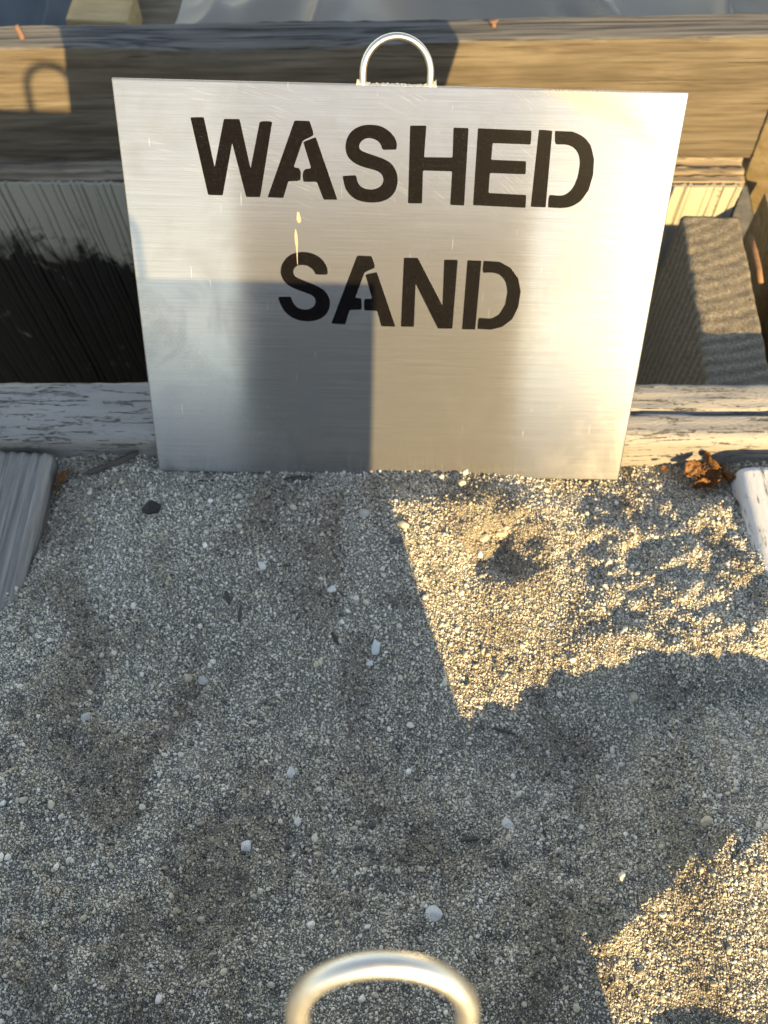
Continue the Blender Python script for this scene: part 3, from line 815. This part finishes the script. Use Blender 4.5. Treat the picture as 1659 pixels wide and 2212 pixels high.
sl = obj('wood_sliver', tube_mesh('wood_sliver', [(0.373, 0.690, -0.012), (0.3745, 0.67, -0.014), (0.3760, 0.65, -0.017), (0.3765, 0.635, -0.020)], 0.0036, 8, rfun=lambda t: 1.0 - 0.25 * abs(2 * t - 1)), M['sliver'])
tag(sl, 'orange brown splinter lying along the dirt-caked timber', 'splinter')
k = NT('dark_bark'); M['bark'] = k.set(**{'Base Color': k.mix(k.noise(1, 4, src=k.mapping((60, 300, 300))), (0.03, 0.026, 0.024), (0.09, 0.078, 0.066)), 'Roughness': 0.9})
def on_sand(x, y, dz=0.0): return Vector((x, y, sand_h(x, y) + dz))
def chip(x, y, ang, L, w, label, mat, name='bark_chip', dz=0.001):
    c = on_sand(x, y, dz); d = Vector((math.cos(ang), math.sin(ang), 0))
    pts = []
    for i in range(7):
        t = i / 6 - 0.5
        p = c + d * (t * L); p.z = max(sand_h(p.x, p.y), c.z - 0.003) + dz + 0.0006
        pts.append(p)
    m = tube_mesh(name, pts, w, 7, rfun=lambda t: 0.45 + 1.1 * math.sin(math.pi * min(1, max(0, t * 0.9 + 0.05))) * 0.6)
    tag(obj(name, m, mat, smooth=False), label, 'wood chip')
chip(-0.0379, 0.250, -1.1, 0.011, 0.0013, 'thin brown chip on the shaded sand left of the pale blue pebble', M['bark'])
chip(-0.1135, 0.269, 1.5, 0.014, 0.0013, 'thin upright brown sliver on the sand below the left part of the sign', M['bark'])
chip(-0.1245, 0.283, -1.2, 0.011, 0.0018, 'short broad dark chip just above a thin brown sliver on the sand', M['bark'])
chip(0.0592, 0.097, 0.1, 0.013, 0.0012, 'small brown twig on the shaded sand near the middle', M['bark'])
chip(0.090, 0.178, -0.3, 0.017, 0.0011, 'brown twig just inside the shadow below the sunlit triangle', M['bark'])
chip(-0.225, 0.4125, 0.55, 0.030, 0.0030, 'long dark bark piece under the left end of the painted board', M['bark'], dz=0.003)
chip(-0.246, 0.402, 0.4, 0.020, 0.0026, 'dark bark piece beside the grey board and yellow leaf', M['bark'], dz=0.003)
chip(-0.074, 0.399, 0.05, 0.024, 0.0022, 'black bark flake wedged under the bottom edge of the sign', M['bark'], dz=0.0)
chip(-0.150, 0.398, 0.0, 0.030, 0.0014, 'thin dark twig along the bottom left edge of the sign', M['bark'], dz=-0.001)

# ------------------------------------------------------------------ single stones that stand out in the sand
def stone(x, y, r, flat, rot, mat, label, name='pebble', seed=1, sub=3):
    m = pebble_mesh(name, seed, sub, flat, 0.22)
    o = obj(name, m, mat)
    o.scale = (r, r, r); o.rotation_euler = (0.15, -0.1, rot)
    o.location = on_sand(x, y, r * flat[2] * 0.45 + 0.0006)
    tag(o, label, 'pebble', 'single stones in the sand')
def smat(name, a, b):
    k = NT(name); return k.set(**{'Base Color': k.mix(k.noise(1.6, 4), a, b), 'Roughness': 0.65, 'Normal': k.bump(k.noise(4, 4), 0.35, 0.1)})
WH = smat('white_stone', (0.74, 0.74, 0.74), (0.58, 0.58, 0.57)); BL = smat('pale_blue_stone', (0.52, 0.60, 0.62), (0.66, 0.72, 0.74))
BK = smat('black_clod', (0.012, 0.011, 0.012), (0.03, 0.027, 0.026)); GY = smat('grey_stone', (0.36, 0.36, 0.35), (0.48, 0.47, 0.45))
TN = smat('tan_stone', (0.50, 0.42, 0.31), (0.60, 0.53, 0.42)); DK = smat('dark_stone', (0.07, 0.075, 0.085), (0.13, 0.135, 0.14))
stone(-0.0063, 0.2432, 0.0064, (0.55, 1.0, 0.5), -0.15, BL, 'pale blue elongated pebble, largest stone in the middle of the shaded sand', seed=3)
stone(-0.0106, 0.2312, 0.0034, (0.9, 0.8, 0.5), 0.6, WH, 'small white angular chip just below the pale blue pebble', seed=4)
stone(-0.1938, 0.3631, 0.0075, (1.0, 0.85, 0.75), 0.4, BK, 'black crumbly clod on the sand below the left corner of the sign', name='black_clod', seed=5)
stone(-0.0983, 0.3102, 0.0042, (0.8, 1.0, 0.6), 0.7, WH, 'white pebble upper left, left of a white diamond-shaped pebble', seed=6)
stone(-0.0418, 0.2903, 0.0038, (0.95, 0.9, 0.5), 0.8, WH, 'white diamond-shaped pebble in the sand under the word SAND', seed=7)
stone(-0.138, 0.2146, 0.0046, (1.0, 0.75, 0.6), -0.7, GY, 'pinkish grey rounded pebble in the left part of the shaded sand', seed=8)
stone(-0.0668, 0.1439, 0.0042, (0.75, 1.0, 0.6), -0.3, WH, 'white pebble left of centre, halfway between sign and wire loop', seed=9)
stone(0.086, 0.1076, 0.0046, (0.8, 1.0, 0.6), 0.2, WH, 'white pointed pebble below the tip of the sunlit triangle', seed=10)
stone(-0.0593, 0.1076, 0.0040, (0.6, 1.0, 0.6), -0.2, WH, 'narrow white pebble above and left of the wire loop', seed=11)
stone(0.0318, 0.0483, 0.0054, (1.0, 0.95, 0.6), 0.3, WH, 'broad white pebble just above the wire loop', seed=12)
stone(-0.0919, 0.0903, 0.0044, (0.9, 0.9, 0.6), 1.0, WH, 'white three-cornered pebble in the lower left sand', seed=13)
stone(0.2125, 0.1035, 0.0046, (1.0, 0.75, 0.6), 0.1, TN, 'tan pebble catching the sun above the lower right sunlit patch', seed=14)
stone(-0.2168, 0.1824, 0.0046, (1.0, 0.8, 0.6), 0.9, GY, 'light grey pebble near the left edge of the sand', seed=15)
stone(0.0660, 0.3920, 0.0046, (0.9, 0.8, 0.8), 0.2, TN, 'tan pebble touching the bottom edge of the sign', seed=16)
stone(0.0100, 0.3310, 0.0060, (1.0, 0.5, 0.5), 0.0, DK, 'dark grey flat pebble beside the straight shadow edge', seed=17)
stone(-0.0170, 0.3560, 0.0044, (1.0, 0.9, 0.7), 0.4, GY, 'light grey pebble a little below the middle of the sign', seed=18)

stone(0.0830, 0.3400, 0.0048, (1.0, 0.75, 0.6), 0.7, TN, 'tan angular stone on the left rim of the small pit in the sunlit sand', seed=19)
stone(0.0990, 0.3460, 0.0050, (1.0, 0.6, 0.6), 0.2, TN, 'long tan stone on the upper rim of the small pit in the sunlit sand', seed=20)
stone(0.0790, 0.3260, 0.0038, (0.6, 1.0, 0.6), 0.2, WH, 'pale narrow stone just left of the small pit', seed=21)
stone(0.0160, 0.3440, 0.0048, (1.0, 0.7, 0.6), -0.4, TN, 'tan stone at the upper tip of the sunlit triangle', seed=22)
stone(0.1905, 0.2040, 0.0046, (0.8, 1.0, 0.6), -0.5, TN, 'white stone on the shadow line right of the sunlit triangle tip', seed=23)
# ------------------------------------------------------------------ dry leaves
k = NT('dry_leaf')
n1 = k.noise(260, 5, 0.7)
lc = k.ramp(n1, [(0.3, (0.10, 0.042, 0.016)), (0.5, (0.20, 0.085, 0.028)), (0.72, (0.32, 0.165, 0.06))])
tr = k.n("ShaderNodeBsdfTranslucent"); k.l(lc, tr.inputs[0])
ms = k.n("ShaderNodeMixShader"); ms.inputs[0].default_value = 0.35
k.set(**{'Base Color': lc, 'Roughness': 0.55, 'Normal': k.bump(n1, 0.4, 0.001)})
k.l(k.b.outputs[0], ms.inputs[1]); k.l(tr.outputs[0], ms.inputs[2]); k.l(ms.outputs[0], k.out.inputs['Surface'])
M['leaf'] = k.m
def leaf(pos, size, rot, curl, fold, label, seed):
    """dead leaf blade: lobed outline, curled along its length and folded on the midrib"""
    nu, nv = 26, 14
    v, f = [], []
    rs = random.Random(seed); ph = rs.uniform(0, 6)
    for i in range(nu + 1):
        t = i / nu
        w = (math.sin(math.pi * min(1, t * 0.97 + 0.015) ** 0.7) ** 1.1) * 0.34 * (1 + 0.20 * math.sin(t * 31 + ph) + 0.12 * math.sin(t * 57 + 2 * ph)) + 0.012
        a = (t - 0.4) * curl
        px = math.sin(a) / curl if abs(curl) > 0.01 else t - 0.4; pz = (1 - math.cos(a)) / curl if abs(curl) > 0.01 else 0
        for j in range(nv + 1):
            s = j / nv * 2 - 1
            b = s * w * fold
            y = math.sin(b) / fold; z = (1 - math.cos(b)) / fold
            nrm = Vector((-math.sin(a), 0, math.cos(a)))
            p = Vector((px, y, pz)) + nrm * (z * 0.8 + 0.10 * noise.noise(Vector((t * 5 + ph, s * 2.5, 0))) + 0.05 * noise.noise(Vector((t * 13 + ph, s * 6, 3))) - 0.03 * max(0, 1 - abs(s) * 6))
            v.append(p * size)
    for i in range(nu):
        for j in range(nv):
            q = i * (nv + 1) + j; f.append((q, q + nv + 1, q + nv + 2, q + 1))
    o = obj('dry_leaf', mesh_from('dry_leaf', v, f), M['leaf'])
    o.location = pos; o.rotation_euler = rot
    s_ = o.modifiers.new('thick', 'SOLIDIFY'); s_.thickness = 0.00025
    o.scale = (0.82, 0.82, 0.82)
    tag(o, label, 'leaf', 'dry curled leaves')
leaf((0.268, 0.408, 0.003), 0.030, (0.5, -0.5, 0.4), 2.6, 2.2, 'leftmost brown curled leaf in the clump by the white board', 1)
leaf((0.280, 0.411, 0.009), 0.031, (1.0, 0.4, 1.9), 2.4, 2.6, 'topmost sunlit orange leaf of the clump by the white board', 2)
leaf((0.286, 0.402, -0.004), 0.035, (-0.4, 0.5, 2.6), 3.0, 2.0, 'dark folded leaf in the middle of the clump by the white board', 3)
leaf((0.297, 0.398, 0.002), 0.032, (0.7, 1.2, 1.5), 1.6, 1.6, 'brown leaf standing against the end of the white board', 4)
leaf((0.274, 0.399, -0.004), 0.027, (1.4, 0.3, 0.2), 2.2, 2.4, 'pale narrow leaf blade hanging over the sand edge of the clump', 5)
leaf((0.2432, 0.4095, 0.000), 0.010, (0.3, 0.2, 0.1), 2.0, 2.5, 'small orange leaf scrap at the foot of the painted board right of the sign', 6)
leaf((0.290, 0.4075, 0.002), 0.020, (-0.6, 0.9, 0.9), 2.4, 1.8, 'half hidden brown leaf at the back right of the clump under the painted board', 11)
leaf((0.2985, 0.372, 0.006), 0.011, (0.2, 0.6, 0.6), 2.0, 2.0, 'tiny orange leaf scrap tucked along the white board', 7)
leaf((-0.2775, 0.397, 0.006), 0.020, (1.1, 0.2, 1.2), 1.6, 2.2, 'upright yellow brown leaf by the corner of the grey board', 8)
leaf((-0.2800, 0.386, 0.004), 0.013, (0.5, 0.5, 2.4), 2.2, 2.0, 'small yellow crumpled leaf against the grey board', 9)
leaf((-0.2790, 0.302, 0.010), 0.008, (0.5, 0.3, 0.4), 2.0, 2.0, 'tiny brown leaf scrap near the buried end of the grey board', 10)

# ------------------------------------------------------------------ things lying behind the back plank
timber('loose_plank', (-0.392, 1.106, -0.045), (-0.316, 1.100, -0.045), 0.058, 0.038, M['tan_clean'],
       'short clean tan plank lying behind the back plank, top left', 'plank', step=0.01, amp=0.0003, rnd=0.002, seed=88.0)
def sheet(name, x0, x1, y0, y1, z, amp, freq, mat, label, cat, seed):
    st = 0.006; a, b = int((x1 - x0) / st), int((y1 - y0) / st); v = []
    for j in range(b + 1):
        for i in range(a + 1):
            x = x0 + (x1 - x0) * i / a; y = y0 + (y1 - y0) * j / b
            q = Vector((x * freq + seed, y * freq * 0.6, seed))
            w = q + Vector((noise.noise(q * 0.7), noise.noise(q * 0.7 + Vector((9, 9, 9))), 0)) * 0.8
            h = (1 - abs(noise.noise(w))) ** 2 * amp + (1 - abs(noise.noise(w * 2.3))) ** 3 * amp * 0.4 + amp * 0.8 * noise.noise(q * 0.35)
            e = min(1.0, 4 * min((x - x0) / (x1 - x0), (x1 - x) / (x1 - x0)) + 0.3)
            v.append((x + 0.01 * noise.noise(q * 2), y + 0.01 * noise.noise(q * 2 + Vector((5, 0, 0))), z + h * e))
    f = [(j * (a + 1) + i, j * (a + 1) + i + 1, (j + 1) * (a + 1) + i + 1, (j + 1) * (a + 1) + i) for j in range(b) for i in range(a)]
    o = obj(name, mesh_from(name, v, f), mat)
    return tag(o, label, cat)
k = NT('milky_plastic'); M['plastic'] = k.set(**{'Base Color': (0.36, 0.32, 0.275), 'Roughness': 0.45, 'Alpha': 0.65, 'Specular IOR Level': 0.6})
k = NT('blue_tarp'); M['tarp'] = k.set(**{'Base Color': k.mix(k.noise(25, 4), (0.045, 0.058, 0.068), (0.12, 0.135, 0.145)), 'Roughness': 0.6})
sheet('plastic_sheet', -0.27, 0.75, 0.965, 1.50, -0.10, 0.06, 6.0, M['plastic'], 'crumpled grey plastic film heaped behind the back plank', 'plastic film', 2.0)
sheet('blue_tarp', -0.80, -0.335, 0.975, 1.45, -0.10, 0.04, 7.0, M['tarp'], 'dusty dark blue tarp behind the back plank, top left corner', 'tarp', 6.0)
rb = obj('rear_deck', box_mesh('rear_deck', -0.90, 0.85, 0.955, 1.62, -0.20, -0.13, 0.003), M['rail'], smooth=False)
tag(rb, 'dark timber deck under the plastic film and tarp', 'deck')
